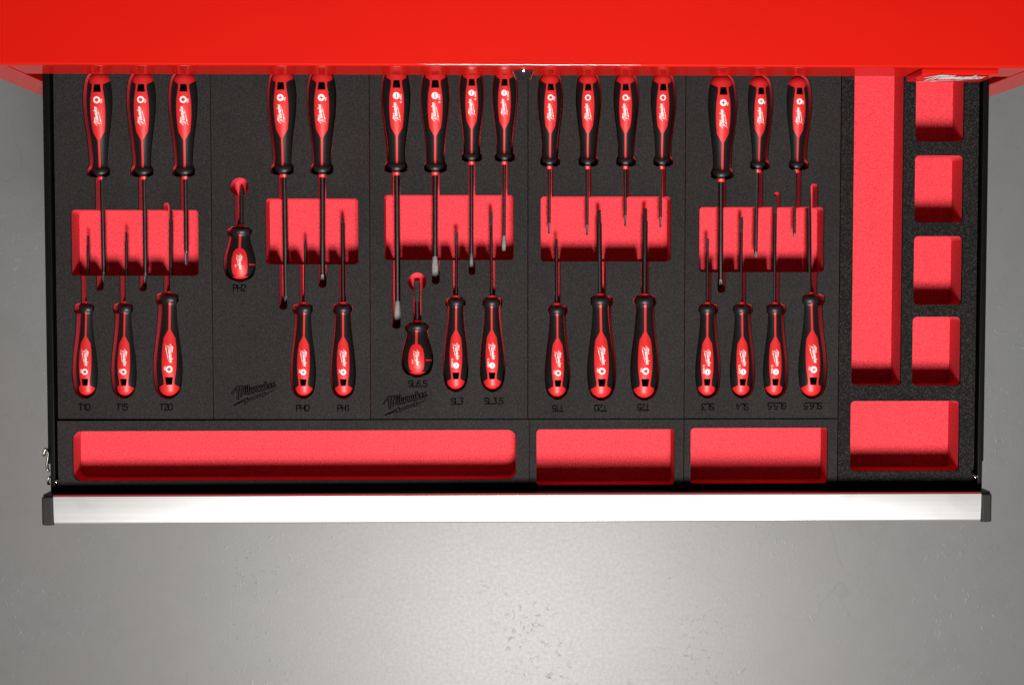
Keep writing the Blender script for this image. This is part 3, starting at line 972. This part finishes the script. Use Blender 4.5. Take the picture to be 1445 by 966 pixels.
for i, k in enumerate(PL):
    x0, x1 = XS[i] + GAP, XS[i + 1] - GAP
    pk = POCK[k]
    cuts = [(pocket_px(*pk, 0.0042), 0.0350)]
    py_mid = U(500, (pk[1] + pk[3]) / 2).y
    for (p, size, kind, row, sx, cy, ty, past, sr, prt, lab) in T_:
        if p != k: continue
        R, L = SIZES[size][2:]
        s = 1 if row == 'bot' else -1
        X = U(sx, cy).x
        yc = U(sx, cy, HZ).y
        yb = yc - s * L
        cuts.append((handle_outline(size, X, yb, s), 0.0350))
        end = U(sx, ty - 6 * s, 0).y if past else py_mid
        cuts.append((slot_poly(X, yc - s * 0.004, end, max(sr * 2 + 0.0030, 0.0048)), 0.0290))
        ytip = U(sx, ty, -0.018).y
        d = random.uniform(-0.6, 0.6)
        screwdriver(size, kind, (X, yb, HZ + 0.0012 + random.uniform(-.0006, .0006)), math.radians(d + (0 if s > 0 else 180)), math.radians(2.0), abs(ytip - yb), sr, lab, prt, blade=(0.0037 if sr >= .003 and kind == 'SL' else None), bright=(k == 'C' and row == 'top' and sx != 665.8))
    if k in STUB:
        sx, cy, by, br, kind, ty, sr, prt, lab = STUB[k]
        R, L = SIZES['B'][2:]
        X = U(sx, cy).x
        yc = U(sx, cy, HZ).y
        yb = yc - L
        cuts.append((handle_outline('B', X, yb, 1), 0.034))
        bc = U(sx, by)
        rad = br * 0.0008
        cuts.append((slot_poly(X, yc - 0.003, bc.y, 0.0098), 0.026))
        cuts.append(([(bc.x + rad * math.cos(2 * math.pi * q / 40), bc.y + rad * math.sin(2 * math.pi * q / 40)) for q in range(40)], 0.0262))
        screwdriver('B', kind, (X, yb, HZ - 0.0005), math.radians(random.uniform(-.5, .5)), math.radians(3.0), abs(U(sx, ty, -0.018).y - yb), sr, lab, prt, blade=0.0032)
    INL[k] = inlay('foam_inlay', NAMES[k], x0, x1, YROW + 0.0006, YTOP, cuts)
for k, s, x, y, fl_ in [('A', 'T10', 119, 574, 0), ('A', 'T15', 172.5, 574, 0), ('A', 'T20', 234.5, 574, 0), ('B', 'PH2', 338, 406, 0), ('B', 'PH0', 427.5, 575.5, 0), ('B', 'PH1', 484.5, 575.5, 0),
                        ('C', 'SL6,5', 589.5, 541, 0), ('C', 'SL3', 645, 566, 0), ('C', 'SL3,5', 697, 565.5, 0), ('D', 'T15', 787, 576, 1), ('D', 'T20', 847.5, 575.5, 1), ('D', 'T25', 908, 574.5, 1),
                        ('E', 'SL3', 998.5, 573.5, 1), ('E', 'SL4', 1047.5, 573.5, 1), ('E', 'SL5,5', 1096, 572.5, 1), ('E', 'SL6,5', 1147, 572.5, 1)]:
    inlay_text(INL[k], s, x, y, bool(fl_))
inlay_logo(INL['B'], 359, 552)
inlay_logo(INL['C'], 573, 566)

# trays in front
XG = U(746.5, 640).x
g = inlay('foam_tray', 'long red foam tray with black rim at the front left of the drawer', XS[0] + GAP, XG - GAP, YBOT, YROW - 0.0006, [(pocket_px(103.5, 607, 728, 677, 0.0098), 0.0345)], group='empty foam trays')
g.rotation_euler = (0, math.radians(0.42), 0)
g.location.z += 0.0024
inlay('foam_tray', 'short empty red foam tray left of its twin, front middle of the drawer', XG + GAP, XS[4] - GAP, YBOT + 0.0004, YROW - 0.0006, [(pocket_px(757, 605.5, 952, 684, 0.0042), 0.0345)], group='empty foam trays')
inlay('foam_tray', 'short empty red foam tray beside the right compartment inlay, front of the drawer', XS[4] + GAP, XS[5] - GAP, YBOT + 0.0002, YROW - 0.0008, [(pocket_px(974.5, 603.5, 1168, 682, 0.0042), 0.0345)], group='empty foam trays')
# right compartments
Lx, Rx = U(1203, 400).x, U(1273, 400).x
cuts = [(rrect(Lx, U(1240, 543.5).y, Rx, 0.235, 0.0045), 0.0400)]
for (l, t, r, b) in ((1292.5, 105, 1361, 200), (1291, 219, 1359.5, 314), (1289.5, 333, 1358, 430), (1287.5, 447, 1356, 544), (1200, 565.5, 1354, 664.5)):
    cuts.append((pocket_px(l, t, r, b, 0.0050), 0.0400))
inlay('foam_inlay', 'black foam inlay with one long, four square and one wide red compartment', XS[5] + GAP, XS[6], YBOT + 0.001, YTOP, cuts, black='foam_coarse')
